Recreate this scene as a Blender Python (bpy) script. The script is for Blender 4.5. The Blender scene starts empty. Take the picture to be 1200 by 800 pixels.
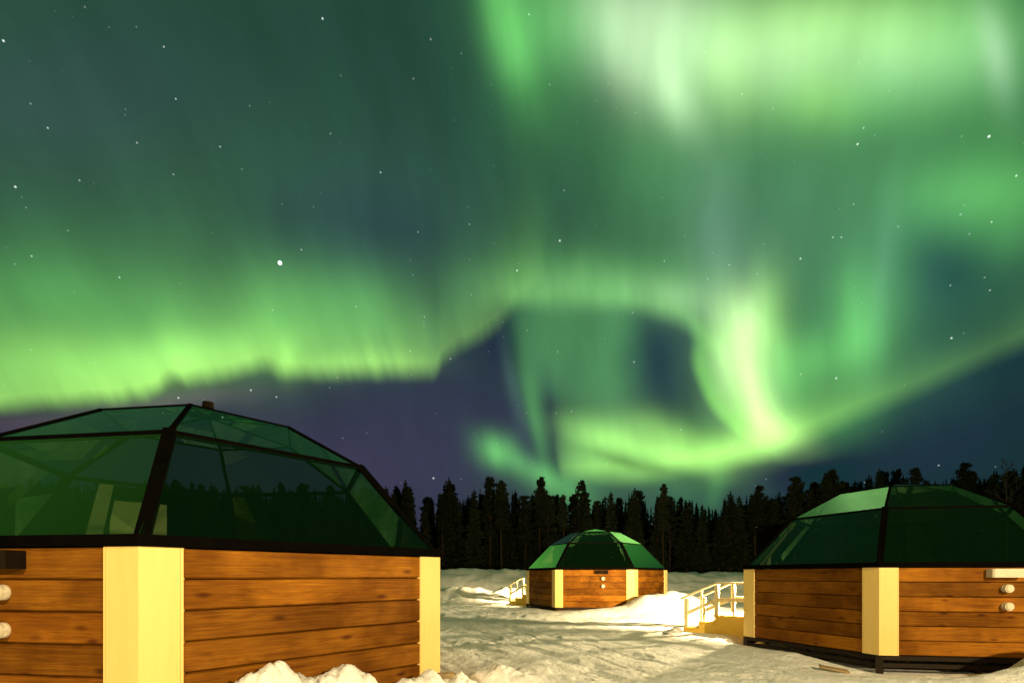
import bpy, bmesh, math, random
import numpy as np
from mathutils import Vector, Matrix
R_=math.radians
sc=bpy.context.scene; COL=sc.collection

# ------------------------------------------------------------------ camera
cam=bpy.data.cameras.new('camera'); camo=bpy.data.objects.new('camera',cam); COL.objects.link(camo)
camo.location=(0,0,1.2); camo.rotation_euler=(R_(90),0,0)
cam.sensor_width=36; cam.lens=18.68; cam.shift_y=.2281; cam.clip_start=.05; cam.clip_end=3000
sc.camera=camo
sc.view_settings.view_transform='Standard'; sc.view_settings.look='None'
sc.view_settings.exposure=0; sc.view_settings.gamma=1
sc.cycles.max_bounces=6; sc.cycles.transparent_max_bounces=16
sc.cycles.sample_clamp_indirect=4

# ------------------------------------------------------------------ night sky with aurora (world shader, by direction)
world=bpy.data.worlds.new('World'); sc.world=world; world.use_nodes=True
wt=world.node_tree; wt.nodes.clear()
class Sky:
    """small expression helper that writes shader nodes"""
    def __init__(s,nt): s.nt=nt; s.i=0; s.col=None
    def put(s,sock,x):
        if isinstance(x,(int,float)): sock.default_value=x
        elif isinstance(x,tuple): sock.default_value=x
        else: s.nt.links.new(x,sock)
    def m(s,op,*a,clamp=False):
        if all(isinstance(x,(int,float)) for x in a):
            if op=='ADD': return a[0]+a[1]
            if op=='MULTIPLY': return a[0]*a[1]
        n=s.nt.nodes.new('ShaderNodeMath'); n.operation=op; n.use_clamp=clamp
        for i,x in enumerate(a): s.put(n.inputs[i],x)
        return n.outputs[0]
    def vm(s,op,*a):
        n=s.nt.nodes.new('ShaderNodeVectorMath'); n.operation=op
        for i,x in enumerate(a): s.put(n.inputs[i],x)
        return n.outputs['Value'] if op in('DOT_PRODUCT','DISTANCE','LENGTH') else n.outputs['Vector']
    def add(s,a,b): return s.m('ADD',a,b)
    def sub(s,a,b): return s.m('SUBTRACT',a,b)
    def mul(s,a,b): return s.m('MULTIPLY',a,b)
    def div(s,a,b): return s.m('DIVIDE',a,b)
    def comb(s,x,y,z):
        n=s.nt.nodes.new('ShaderNodeCombineXYZ')
        for i,q in enumerate((x,y,z)): s.put(n.inputs[i],q)
        return n.outputs[0]
    def noise(s,x,y,sx,sy,w,th=0):
        # straight from the direction vector: one scale along the horizon, one up the sky
        p=s.nt.nodes.new('ShaderNodeMapping'); p.vector_type='TEXTURE'; s.put(p.inputs['Vector'],s.D)
        p.inputs['Location'].default_value=(w*3.1,w*1.7,w*.9); p.inputs['Rotation'].default_value=(0,math.radians(th),0)
        p.inputs['Scale'].default_value=(sx/560,sx/200,sy/560)
        n=s.nt.nodes.new('ShaderNodeTexNoise'); n.inputs['Scale'].default_value=1; n.inputs['Detail'].default_value=2.5
        s.put(n.inputs['Vector'],p.outputs[0])
        return s.m('MULTIPLY_ADD',n.outputs[0],3.2,-1.6)
    def smooth(s,x,a,b):
        n=s.nt.nodes.new('ShaderNodeMapRange'); n.interpolation_type='SMOOTHSTEP'; n.clamp=False
        s.put(n.inputs[0],x)
        if a<b: v=(a,b,0,1)
        else: v=(b,a,1,0)
        for i in range(4): n.inputs[i+1].default_value=v[i]
        return n.outputs[0]
    def curve(s,x,p):
        x0,x1=p[0][0],p[-1][0]; ys=[q[1] for q in p]; y0,y1=min(ys),max(ys)
        t=s.m('MULTIPLY_ADD',x,1/(x1-x0),-x0/(x1-x0))
        n=s.nt.nodes.new('ShaderNodeFloatCurve'); s.put(n.inputs['Value'],t)
        c=n.mapping.curves[0]
        P=[((q[0]-x0)/(x1-x0),(q[1]-y0)/(y1-y0)) for q in p]
        c.points[0].location=P[0]; c.points[1].location=P[-1]
        for q in P[1:-1]: c.points.new(*q)
        for q in c.points: q.handle_type='AUTO_CLAMPED'
        n.mapping.use_clip=False; n.mapping.extend='HORIZONTAL'; n.mapping.update()
        return s.m('MULTIPLY_ADD',n.outputs[0],y1-y0,y0)
    def expdecay(s,x,x0,h):
        return s.m('POWER',math.exp(-1/h),s.m('MAXIMUM',s.sub(x,x0),0.0))
    def gexp(s,d): return s.m('POWER',math.exp(-1),s.mul(d,d))
    def gauss(s,x,y,u0,v0,su,sv,th,amp,m):
        t=math.radians(th); c,sn=math.cos(t),math.sin(t)
        q=s.uv[(id(x))]
        a=(c/su,sn/su,-(c*u0+sn*v0)/su); b=(-sn/sv,c/sv,-(-sn*u0+c*v0)/sv)
        p=s.vm('DOT_PRODUCT',q,a); r=s.vm('DOT_PRODUCT',q,b)
        e=s.m('MULTIPLY_ADD',r,r,s.mul(p,p))
        g=s.m('POWER',math.exp(-.5),e)
        if amp!=1: g=s.mul(g,amp)
        return g if m is None else s.mul(g,m)
    def acc(s,c,g):
        k=VEIL[s.i] if s.i<len(VEIL) else 1.0; s.i+=1
        if k<.02: return
        c=tuple(x*k for x in c)
        gv=(g,g,g) if isinstance(g,(int,float)) else s.comb(g,g,g)   # explicit, so that no late convert nodes pile up
        if s.col is None and isinstance(g,(int,float)): s.col=c
        elif s.col is None: s.col=s.vm('MULTIPLY',c,gv)
        else: s.col=s.vm('MULTIPLY_ADD',c,gv,s.col)
    def scale(s,f): s.col=s.vm('MULTIPLY',s.col,s.comb(f,f,f))
    def dark(s,amp,x,y,*a):
        g=s.gauss(x,y,*a,amp,None); k=s.m('SUBTRACT',1.0,g); s.col=s.vm('MULTIPLY',s.col,s.comb(k,k,k))
VEIL=[0.49,0.90,0.67,0.33,0.85,0.89,0.60,0.52,0.92,1.17,1.09,1.23,0.59,0.65,0.97,1.01,0.35,0.81,0.72,0.81,1.03,0.70,0.29,0.74,0.00,0.90,0.77,0.51,0.99,0.47,0.32,0.48,0.61,1.51,0.86,0.95,1.33,1.09,1.25,1.30,0.94,1.11,1.11,1.13,1.08,1.03,1.03,1.17,0.47,0.96,0.93,0.28,0.37,0.98,0.44,0.25,0.39,0.37,0.87,0.36,0.73,0.38,0.60,0.93,0.86,0.82,0.34,0.87,0.96,1.06,0.49,1.00,0.36,0.68,0.81,0.77,0.44,0.74,1.09,0.45,0.86,0.63,0.73,0.44,0.64,0.71,0.69,0.55,0.00,1.07,0.84,0.99,0.83,0.74,0.71,0.65,1.01,0.98,0.55,0.91,0.95,0.20,0.74,1.07,1.08,0.89,0.90,0.83,0.98,0.93,0.97,0.96,0.73,0.69,0.85,0.97,0.95]
CY=(.44,.93,.15); CG=(.13,.52,.10); CP=(.66,.93,.52); CT=(.055,.13,.085)
def aurora(A,u,v):
    """u,v: A-backend values. accumulates with A.acc(color, g)"""
    n1=A.noise(u,v,130,130,1.0)      # -1..1
    n2=A.noise(u,v,150,150,7.3)
    uw=A.add(u,A.mul(n1,15)); vw=A.add(v,A.mul(n2,13))
    ray=A.noise(u,v,16,420,3.1,-12)     # fine near-vertical rays
    ray2=A.noise(u,v,60,500,5.7,-14)
    rm=A.add(1.0,A.mul(ray,.26)); rb=A.add(1.0,A.mul(ray2,.30))
    G=lambda c,amp,u0,v0,su,sv,th=0,m=None,w=True: A.acc(tuple(q*amp for q in c),A.gauss(uw if w else u,vw if w else v,u0,v0,su,sv,th,1,m))
    # --- base night sky
    A.acc((.012,.036,.050),1.0)
    A.acc((.012,.048,.020),A.smooth(v,520,120))                     # teal green high
    G((.050,.028,.070),1.0,330,560,270,95)                      # violet low left
    G((.026,.034,.062),.9,560,500,190,130)
    G((.010,.018,.030),1.0,420,270,90,70)
    G((.014,.012,.030),1.0,60,110,130,60)
    G((.03,.075,.035),.9,150,270,240,80)
    # --- left curtain
    e=A.curve(u,[(-400,520),(-100,490),(20,478),(110,471),(170,463),(202,448),(262,443),(289,435),(311,431),(330,440),(400,440),(505,440),(518,424),(546,406),(580,387),(605,360),(640,330)])
    e=A.add(e,A.mul(A.mul(ray,A.add(.7,ray2)),4))
    I=A.curve(uw,[(-400,.3),(-100,.7),(0,.95),(100,1.12),(200,1.15),(280,1.05),(335,1.2),(360,1.05),(400,.85),(450,.88),(485,.80),(510,.58),(535,.44),(560,.40),(600,.32),(640,0)])
    x=A.sub(e,v)
    f=A.mul(A.mul(A.smooth(x,-12,18),A.expdecay(x,16,40)),A.mul(I,rm))
    A.acc(CY,A.mul(f,1.0))
    I=A.curve(uw,[(-400,.3),(-100,.7),(0,.95),(150,1.0),(300,1.0),(400,.8),(470,.62),(540,.45),(600,.3),(660,0)])
    f=A.mul(A.mul(A.smooth(x,-10,60),A.expdecay(x,25,70)),A.mul(I,rb))
    A.acc(CG,A.mul(f,.62))
    # soft wash above left curtain
    G(CG,.20,430,372,40,35); G(CG,.18,335,360,40,50); G(CG,.2,50,350,120,50)
    G(CY,.45,70,430,110,26,4); G(CY,.35,230,408,80,20,-4)
    G((.15,.08,.12),.35,195,470,70,9,-8)                            # pinkish lower fringe
    G((.15,.08,.12),.3,30,495,80,10,-5)
    # --- central arc
    e=A.curve(uw,[(560,372),(600,362),(640,362),(700,364),(756,371),(800,386),(830,410),(870,440)])
    I=A.curve(uw,[(560,0),(598,.30),(620,.48),(700,.46),(760,.55),(800,.62),(840,.6),(870,.0)])
    x=A.sub(e,vw)
    f=A.mul(A.mul(A.smooth(x,-8,22),A.expdecay(x,14,38)),A.mul(I,rm))
    A.acc(CY,A.mul(f,.62)); A.acc(CG,A.mul(f,.5))
    # hanging diffuse patch beneath the arc
    G(CG,.36,675,402,36,42,0,rb); G(CG,.2,720,410,20,44,0,rb); G(CG,.12,640,385,24,36,0,rb); G(CG,.14,710,452,26,22)
    # --- bright column: centre as a function of height
    c=A.curve(vw,[(250,835),(310,845),(350,858),(385,866),(420,868),(455,874),(490,892),(520,915)])
    w=A.curve(vw,[(250,60),(320,44),(370,34),(430,25),(470,25),(520,40)])
    I=A.curve(vw,[(230,0),(290,.05),(325,.24),(360,.68),(400,.98),(440,1.0),(490,.9),(515,.5),(540,0)])
    d=A.div(A.sub(uw,c),w); f=A.mul(A.gexp(d),A.mul(I,rm))
    A.acc((.62,.95,.33),A.mul(f,.92))
    # column left bright edge sheet
    c=A.curve(vw,[(370,800),(400,812),(430,816),(455,823),(480,836),(505,858),(530,900)])
    I=A.curve(vw,[(370,0),(395,.35),(425,.8),(460,.95),(500,.75),(520,.2),(540,0)])
    x=A.sub(uw,c)
    f=A.mul(A.mul(A.smooth(x,-3,13),A.expdecay(x,16,26)),I)
    A.acc((.22,.72,.06),A.mul(f,.8))
    G((.45,.85,.2),.55,893,492,26,16,25); G(CY,.3,905,375,20,40,0); G(CG,.3,990,490,40,25,-20)
    # --- lower sweeping band
    e=A.curve(u,[(640,580),(670,566),(740,567),(797,560),(849,547),(905,531),(955,510),(1000,491),(1062,467),(1119,444),(1175,422),(1260,392),(1500,330)])
    I=A.curve(uw,[(655,0),(675,.62),(740,.86),(800,.84),(860,.98),(905,.90),(950,.66),(1000,.44),(1060,.27),(1130,.22),(1200,.20),(1400,.12)])
    x=A.sub(e,vw)
    f=A.mul(A.mul(A.smooth(x,-8,24),A.expdecay(x,22,26)),I)
    A.acc(CY,A.mul(f,1.0))
    f=A.mul(A.mul(A.smooth(x,-12,40),A.expdecay(x,25,75)),I)
    A.acc(CG,A.mul(f,.45))
    # upper ridge of the lower-left pool, dark lane between
    G((.40,.90,.18),.62,722,503,40,17,16); G((.40,.90,.18),.35,790,530,50,14,22)
    G(CG,.35,685,520,16,42,-8)
    ND=(-.035,-.11,-.03)
    G(ND,.8,772,420,24,46,-12); G(ND,.5,660,478,22,20,-10); G(ND,.4,790,478,22,20); G(ND,.4,600,400,16,24,-10); G(ND,.4,645,530,14,24,-12)
    G(ND,.4,460,300,50,50); G(ND,.4,340,270,50,40); G(ND,.5,1110,305,42,34); G(ND,.4,1150,395,50,28); G(ND,.3,1060,245,26,34); G(ND,.3,1150,125,60,26); G(ND,.3,610,110,22,20); G(ND,.3,720,110,18,26); G(ND,.4,970,535,40,22,-25); G(ND,.3,480,345,26,22); G(ND,.3,1000,465,30,14,-10)
    BL=(.006,.010,.026)
    G(BL,.8,850,420,330,160); G(BL,.6,1120,520,150,70); G(BL,.6,780,420,60,60)
    G(CY,.3,745,545,50,14,4); G(CY,.3,850,530,50,16,-12); G(CP,.3,873,405,24,50,8,rm); G(CP,.3,893,460,22,34,-20); G(CG,.3,745,555,60,12)
    # --- thin rays left of the pool
    G(CG,.42,627,462,8,62,-12,None,False); G(CG,.22,640,515,7,42,-12,None,False)
    G((.09,.2,.14),.30,602,455,6,50,-13,None,False)
    G(CG,.16,640,430,20,60,-12)
    # --- small low diagonal wisp
    G(CG,.62,584,528,17,15,20,rm); G(CG,.50,620,550,38,13,33,rm); G(CG,.38,660,572,26,14,35,rm)
    G(CG,.16,700,585,70,22); G(CG,.26,833,560,10,28,-5); G(CG,.14,800,575,22,22)
    G((.03,.09,.05),.8,850,585,80,40)
    # --- right hand folds
    G(CG,.46,1012,372,22,44,0,rm); G(CG,.44,970,412,46,22,-22,rm); G(CG,.28,925,430,28,32)
    G(CG,.26,1052,330,20,70,8); G(CG,.22,985,330,60,70); G(CG,.22,1010,455,70,28,-18)
    G((.05,.12,.08),.9,940,270,120,90)
    G((.10,.16,.13),.55,835,270,26,60,0,rb)
    G(CG,.18,790,240,60,110,0,rb); G(CG,.12,690,190,70,90)
    G((.02,.10,.05),.9,1120,340,80,80)
    # --- zenith curtain, top right
    G(CG,.66,586,8,16,60,-10,rm); G(CG,.34,602,85,15,48,-20,rm)
    G(CG,.70,648,22,40,46,-16,rb); G(CG,.18,640,90,40,50)
    G(CP,.42,718,25,34,58,-24,rm); G(CP,.30,735,85,24,40,-34,rm)
    G(CP,.78,778,42,46,66,-26,rb); G(CP,.50,792,122,15,34,-20,rm)
    G(CY,.45,870,45,75,48,0,rb); G(CP,.52,900,66,62,34,-6,rb); G(CP,.30,865,55,260,55)
    G(CY,.40,960,25,70,36); G((.46,.90,.36),.50,1060,66,60,36,-10,rb); G(CY,.26,1075,20,70,40)
    G(CY,.34,955,112,36,30,-10,rb); G(CY,.3,850,95,26,42,-8,rm); G(CG,.4,1020,120,80,30)
    G(CG,.55,1125,30,60,70,0,rm); G((.22,.24,.22),.8,1168,55,13,38,-8); G(CG,.25,1190,70,40,120)
    G(CG,.24,900,150,160,70); G(CG,.16,1060,180,160,60)
    G(CG,.52,1155,222,68,30,-4); G(CG,.3,1100,250,60,30,0); G(CG,.25,1190,270,40,26,0)
    # --- highlights: folds seen edge on
    G((.55,.92,.26),.48,876,388,21,28,-14,rm); G((.58,.92,.24),.60,882,450,15,36,-10,rm); G((.55,.92,.22),.55,905,492,28,13,18); G(CY,.34,762,524,44,9,20,rm); G(CY,.35,704,514,24,17,32,rm)
    G(CY,.24,336,420,8,16,-5,rm,False); G(CY,.22,420,426,50,11,0,rm); G((.05,.05,.11),.8,930,45,160,45); G(CG,.25,912,392,10,48,-14,rm)
    G(CP,.10,690,342,70,16,3,rm); G(CP,.22,800,352,40,16,14,rm); G(CG,.30,700,335,90,22,2,rb)
    G((.10,.20,.16),.2,838,280,18,60,-3,rm); G((.08,.16,.12),.4,1042,300,10,70,6,rm)
    G(CY,.42,848,522,38,13,-16); G(CY,.34,785,508,34,14,24); G(CG,.36,626,492,6,44,-12,rm,False); G(CG,.34,622,556,34,12,34,rm); G(CG,.22,585,530,20,16,25,rm)
    G(CG,.14,380,348,70,26,0,rb); G(CG,.12,60,350,120,30,0,rb); G(CG,.13,590,20,40,60,-10,rb)
    G(ND,.12,905,552,40,9,-18); G(ND,.45,690,470,44,11,4); G(ND,.10,775,450,26,34,-14)
    A.dark(.42,uw,vw,742,541,40,6.5,19)
    # --- fine ray structure and mottling over all of it
    n3=A.noise(u,v,46,80,11.3,-10); n4=A.noise(u,v,22,260,13.9,-13)
    A.scale(A.add(1.0,A.add(A.mul(n3,.13),A.mul(n4,.08))))

S=Sky(wt)
tc=wt.nodes.new('ShaderNodeTexCoord'); D=tc.outputs['Generated']
S.D=D; D=S.vm('NORMALIZE',D); sep=wt.nodes.new('ShaderNodeSeparateXYZ'); wt.links.new(D,sep.inputs[0])
dx,dy,dz=sep.outputs
FK=622.67                                   # the aurora is charted in tangents of azimuth and elevation about due north
yy=S.m('MAXIMUM',dy,.12)
u=S.m('MULTIPLY_ADD',S.div(dx,yy),FK,600.0); v=S.m('MULTIPLY_ADD',S.div(dz,yy),-FK,673.7)
u=S.m('MINIMUM',S.m('MAXIMUM',u,-900.0),2100.0); v=S.m('MAXIMUM',v,-1200.0)
UV=S.comb(u,v,1.0)
class SkyUV(dict):
    def __missing__(s,k): return UVW[0]
UVW=[None]
S.uv=SkyUV({id(u):UV})
_sub=S.add
def aurora_nodes():
    # the warped chart is created inside aurora(); hand its combined vector to gauss()
    orig=S.gauss
    def g(x,y,*a):
        if id(x)!=id(u) and UVW[0] is None: UVW[0]=S.comb(x,y,1.0)
        return orig(x,y,*a)
    S.gauss=g
    aurora(S,u,v)
aurora_nodes()
front=S.vm('MAXIMUM',S.col,(.008,.032,.040))
mask=S.smooth(dy,.38,.56)
km=S.comb(mask,mask,mask); S.col=S.vm('MULTIPLY',S.vm('SUBTRACT',front,(.012,.034,.016)),km); S.col=S.vm('ADD',S.col,(.012,.034,.016))
S.i=9999
def lobe(azimuth,elev,width,c):
    """a broad veil of aurora elsewhere on the sky"""
    a,e=R_(azimuth),R_(elev); d=(math.sin(a)*math.cos(e),math.cos(a)*math.cos(e),math.sin(e))
    dd=S.vm('DISTANCE',D,d); S.acc(c,S.gexp(S.div(dd,width)))
lobe(0,88,.45,(.012,.04,.004)); lobe(-84,38,.35,(.05,.14,.02)); lobe(150,45,.6,(.008,.025,.006))
# stars: a random field plus the bright ones
vo=wt.nodes.new('ShaderNodeTexVoronoi'); vo.inputs['Scale'].default_value=75; wt.links.new(S.D,vo.inputs['Vector'])
sr=wt.nodes.new('ShaderNodeSeparateColor'); wt.links.new(vo.outputs['Color'],sr.inputs[0])
S.acc((.42,.46,.46),S.mul(S.smooth(vo.outputs['Distance'],.12,.03),S.m('POWER',sr.outputs[0],10.0)))
STARS=[(328,308,2.3,3),(4,48,1.3,.9),(18,219,1.3,.8),(56,150,1,.6),(192,55,1,.5),(206,116,1,.5),(258,172,1,.4),(378,22,1.2,.8),(446,202,1,.5),(606,317,1.1,.6),
(656,282,1.2,.7),(1005,169,1.2,.7),(1159,160,1.5,.9),(1191,206,1.2,.6),(938,303,1.1,.6),(1115,396,1.2,.7),(1162,260,1,.5),(976,278,1,.4),(986,278,1,.4),(980,443,1.2,.6),
(140,325,1,.5),(37,300,1,.5),(209,466,1.1,.6),(294,457,1.1,.6),(324,465,1,.5),(508,560,1.2,.6),(620,17,1,.4),(743,424,1,.4),(1160,340,1,.4),(1012,150,1,.4),(1014,565,1,.4),(1100,545,1,.4)]
for a,b,r,k in STARS:
    d=Vector(((a-600)/FK,1,(673.7-b)/FK)).normalized()
    S.acc((k*.9,k,k),S.smooth(S.vm('DISTANCE',D,tuple(d)),r*1.25/FK/(1/d.y)*1.0,r*.4/FK/(1/d.y)))
bg=wt.nodes.new('ShaderNodeBackground'); bg.inputs['Strength'].default_value=1.0
wt.links.new(S.col,bg.inputs['Color'])
world.cycles.sampling_method='NONE'
wo=wt.nodes.new('ShaderNodeOutputWorld'); wt.links.new(bg.outputs[0],wo.inputs['Surface'])

# ------------------------------------------------------------------ lamps
WARM=(1.0,.76,.40)
def globe(name,loc,power,radius,color=WARM):
    l=bpy.data.lights.new(name,'POINT'); l.energy=power; l.color=color; l.shadow_soft_size=radius
    o=bpy.data.objects.new(name,l); COL.objects.link(o); o.location=loc; return o
def lamp(name,loc,power,radius,aim,cone,color=WARM):
    l=bpy.data.lights.new(name,'SPOT'); l.energy=power; l.color=color; l.shadow_soft_size=radius; l.spot_size=R_(cone); l.spot_blend=.6
    o=bpy.data.objects.new(name,l); COL.objects.link(o); o.location=loc; o.rotation_euler=Vector(aim).to_track_quat('-Z','Y').to_euler(); return o
lamp('yard_lamp',(7.5,-2.4,4.2),6500,.14,(-.45,1,-.3),155)
lamp('path_lamp',(-3.2,-3.5,3.0),2100,.12,(.25,1,-.25),150)

# ------------------------------------------------------------------ materials
def mat(name,base=(.5,.5,.5),rough=.6,metal=0,spec=.5):
    m=bpy.data.materials.new(name); m.use_nodes=True; b=m.node_tree.nodes['Principled BSDF']
    b.inputs['Base Color'].default_value=(*base,1); b.inputs['Roughness'].default_value=rough
    b.inputs['Metallic'].default_value=metal; b.inputs['Specular IOR Level'].default_value=spec
    return m
def N(m,t,**k):
    n=m.node_tree.nodes.new(t)
    for a,b in k.items():
        if a in n.inputs: n.inputs[a].default_value=b
        else: setattr(n,a,b)
    return n
def L(m,a,b): m.node_tree.links.new(a,b)
def P(m): return m.node_tree.nodes['Principled BSDF']
def ramp(m,fac,stops):
    r=N(m,'ShaderNodeValToRGB'); e=r.color_ramp.elements
    while len(e)<len(stops): e.new(.5)
    for q,(p,c) in zip(e,stops): q.position=p; q.color=(*c,1)
    L(m,fac,r.inputs[0]); return r.outputs[0]
def mapping(m,scale,coord='Object',loc=(0,0,0)):
    t=N(m,'ShaderNodeTexCoord'); p=N(m,'ShaderNodeMapping'); p.inputs['Scale'].default_value=scale; p.inputs['Location'].default_value=loc
    L(m,t.outputs[coord],p.inputs[0]); return p.outputs[0]
def noise(m,vec,scale=1,detail=4,rough=.55,dist=0):
    n=N(m,'ShaderNodeTexNoise'); n.inputs['Scale'].default_value=scale; n.inputs['Detail'].default_value=detail; n.inputs['Roughness'].default_value=rough; n.inputs['Distortion'].default_value=dist
    if vec is not None: L(m,vec,n.inputs['Vector'])
    return n.outputs[0]
def mixc(m,f,a,b,mode='MIX'):
    n=N(m,'ShaderNodeMix',data_type='RGBA',blend_type=mode)
    for s,x in ((n.inputs[0],f),(n.inputs[6],a),(n.inputs[7],b)):
        if isinstance(x,(int,float)): s.default_value=x
        elif isinstance(x,tuple): s.default_value=(*x,1)
        else: L(m,x,s)
    return n.outputs[2]
def bump(m,h,strength=.3,dist=.02):
    b=N(m,'ShaderNodeBump'); b.inputs['Strength'].default_value=strength; b.inputs['Distance'].default_value=dist
    L(m,h,b.inputs['Height']); L(m,b.outputs[0],P(m).inputs['Normal'])
BOARD=.2117
def make_wood():
    m=mat('oiled_pine_boards',rough=.65,spec=.04)
    oi=N(m,'ShaderNodeObjectInfo')
    t=N(m,'ShaderNodeTexCoord'); s=N(m,'ShaderNodeSeparateXYZ'); L(m,t.outputs['Object'],s.inputs[0])
    row=N(m,'ShaderNodeMath',operation='DIVIDE'); L(m,s.outputs[2],row.inputs[0]); row.inputs[1].default_value=BOARD
    fl=N(m,'ShaderNodeMath',operation='FLOOR'); L(m,row.outputs[0],fl.inputs[0])
    rid=N(m,'ShaderNodeMath',operation='MULTIPLY_ADD'); L(m,oi.outputs['Random'],rid.inputs[0]); rid.inputs[1].default_value=91; L(m,fl.outputs[0],rid.inputs[2])
    wn=N(m,'ShaderNodeTexWhiteNoise',noise_dimensions='1D'); L(m,rid.outputs[0],wn.inputs['W'])
    # offset the grain per board
    off=N(m,'ShaderNodeVectorMath',operation='MULTIPLY_ADD'); L(m,wn.outputs['Color'],off.inputs[0]); off.inputs[1].default_value=(40,40,0); L(m,t.outputs['Object'],off.inputs[2])
    mp=N(m,'ShaderNodeMapping'); mp.inputs['Scale'].default_value=(1.1,1,15); L(m,off.outputs[0],mp.inputs[0])
    g=noise(m,mp.outputs[0],1.5,6,.65,1.2)
    mp2=N(m,'ShaderNodeMapping'); mp2.inputs['Scale'].default_value=(2.5,1,110); L(m,off.outputs[0],mp2.inputs[0])
    fine=noise(m,mp2.outputs[0],1,3,.6,.4)
    mp3=N(m,'ShaderNodeMapping'); mp3.inputs['Scale'].default_value=(2.6,1,7); L(m,off.outputs[0],mp3.inputs[0])
    kn=N(m,'ShaderNodeTexVoronoi'); kn.inputs['Scale'].default_value=1.0; kn.inputs['Randomness'].default_value=1; L(m,mp3.outputs[0],kn.inputs['Vector'])
    blot=noise(m,off.outputs[0],1.3,3,.6)
    c=ramp(m,g,[(.24,(.08,.024,.003)),(.40,(.235,.088,.006)),(.56,(.34,.138,.010)),(.66,(.22,.078,.005)),(.8,(.11,.034,.003))])
    c=mixc(m,ramp(m,fine,[(.36,(0,0,0)),(.66,(.72,.72,.72))]),c,(.17,.058,.010))
    c=mixc(m,ramp(m,kn.outputs['Distance'],[(.06,(.9,.9,.9)),(.20,(0,0,0))]),c,(.085,.024,.006))
    c=mixc(m,1.0,c,ramp(m,wn.outputs['Value'],[(0,(.62,.60,.58)),(.5,(.95,.95,.95)),(1,(1.25,1.22,1.12))]),'MULTIPLY')
    c=mixc(m,ramp(m,blot,[(.40,(.85,.85,.85)),(.60,(0,0,0))]),c,mixc(m,1.0,c,(.46,.40,.34),'MULTIPLY'))
    L(m,c,P(m).inputs['Base Color'])
    bump(m,fine,.25,.004); return m
WOOD=make_wood()
def make_cream():
    m=mat('cream_paint',(.78,.62,.25),.5,spec=.35)
    g=noise(m,mapping(m,(14,14,.9)),1.5,4,.6)
    L(m,ramp(m,g,[(.3,(.74,.515,.15)),(.6,(.78,.55,.18)),(.8,(.76,.53,.165))]),P(m).inputs['Base Color'])
    bump(m,g,.12,.004); return m
CREAM=make_cream()
def noisy(name,a,b,scale,rough,spec=.4,bs=.2,bd=.01,stretch=(1,1,1)):
    m=mat(name,a,rough,spec=spec); g=noise(m,mapping(m,stretch),scale,5,.6)
    L(m,ramp(m,g,[(.3,a),(.7,b)]),P(m).inputs['Base Color']); bump(m,g,bs,bd); return m
BLACK=noisy('black_metal_frame',(.0018,.0016,.0014),(.003,.0026,.002),9,.6,0,.05,.003)
DARKWOOD=noisy('dark_base_timber',(.010,.006,.003),(.020,.012,.006),6,.8,.2,.4,.01,(1,1,8))
YELLOWWOOD=noisy('yellow_stair_timber',(.80,.53,.07),(.88,.61,.10),5,.6,.3,.25,.006,(2,2,9))
RAIL=noisy('pale_rail_paint',(.80,.68,.36),(.86,.75,.44),8,.5,.35,.15,.004)
WHITEVENT=noisy('cream_vent_plastic',(.56,.50,.36),(.62,.56,.42),12,.4,.4,.05,.002)
DARKVENT=noisy('dark_vent_steel',(.006,.004,.002),(.010,.007,.004),12,.6,.03,.05,.002)
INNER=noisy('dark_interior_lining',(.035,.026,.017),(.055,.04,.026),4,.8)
DOORPAINT=noisy('dull_ochre_door_paint',(.36,.30,.13),(.42,.35,.16),7,.6,.3,.1,.003,(1,1,6))
BLIND=noisy('cream_blind_cloth',(.22,.19,.10),(.27,.23,.13),20,.85,.2,.1,.003,(1,1,.1))
STONE=noisy('weathered_timber',(.20,.14,.07),(.34,.25,.13),9,.85,.2,.4,.01)
ICE=noisy('grey_packed_snow',(.20,.21,.19),(.30,.31,.28),9,.6,.4,.4,.01)
def make_glass():
    m=bpy.data.materials.new('tinted_insulating_glass'); m.use_nodes=True; nt=m.node_tree; nt.nodes.remove(P(m)); out=nt.nodes['Material Output']
    tr=N(m,'ShaderNodeBsdfTransparent'); tr.inputs[0].default_value=(.66,.77,.70,1)
    gl=N(m,'ShaderNodeBsdfGlossy'); gl.inputs['Roughness'].default_value=.012; gl.inputs[0].default_value=(.64,.97,.52,1)
    fr=N(m,'ShaderNodeFresnel'); fr.inputs[0].default_value=1.75
    wav=noise(m,mapping(m,(1,1,1)),1.7,1)
    b=N(m,'ShaderNodeBump'); b.inputs['Strength'].default_value=.05; b.inputs['Distance'].default_value=.01; L(m,wav,b.inputs['Height']); L(m,b.outputs[0],gl.inputs['Normal'])
    mx=N(m,'ShaderNodeMixShader')
    mu=N(m,'ShaderNodeMath',operation='MULTIPLY',use_clamp=True); mu.inputs[1].default_value=1.55; L(m,fr.outputs[0],mu.inputs[0])
    ge=N(m,'ShaderNodeNewGeometry'); iv=N(m,'ShaderNodeMath',operation='SUBTRACT'); iv.inputs[0].default_value=1; L(m,ge.outputs['Backfacing'],iv.inputs[1])
    m2=N(m,'ShaderNodeMath',operation='MULTIPLY'); L(m,mu.outputs[0],m2.inputs[0]); L(m,iv.outputs[0],m2.inputs[1])
    L(m,m2.outputs[0],mx.inputs[0]); L(m,tr.outputs[0],mx.inputs[1]); L(m,gl.outputs[0],mx.inputs[2]); L(m,mx.outputs[0],out.inputs[0])
    return m
GLASS=make_glass()
def make_bulb():
    m=mat('lamp_globe',(.9,.85,.7),.3); P(m).inputs['Emission Color'].default_value=(1,.72,.38,1); P(m).inputs['Emission Strength'].default_value=40; return m
BULB=make_bulb()
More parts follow.
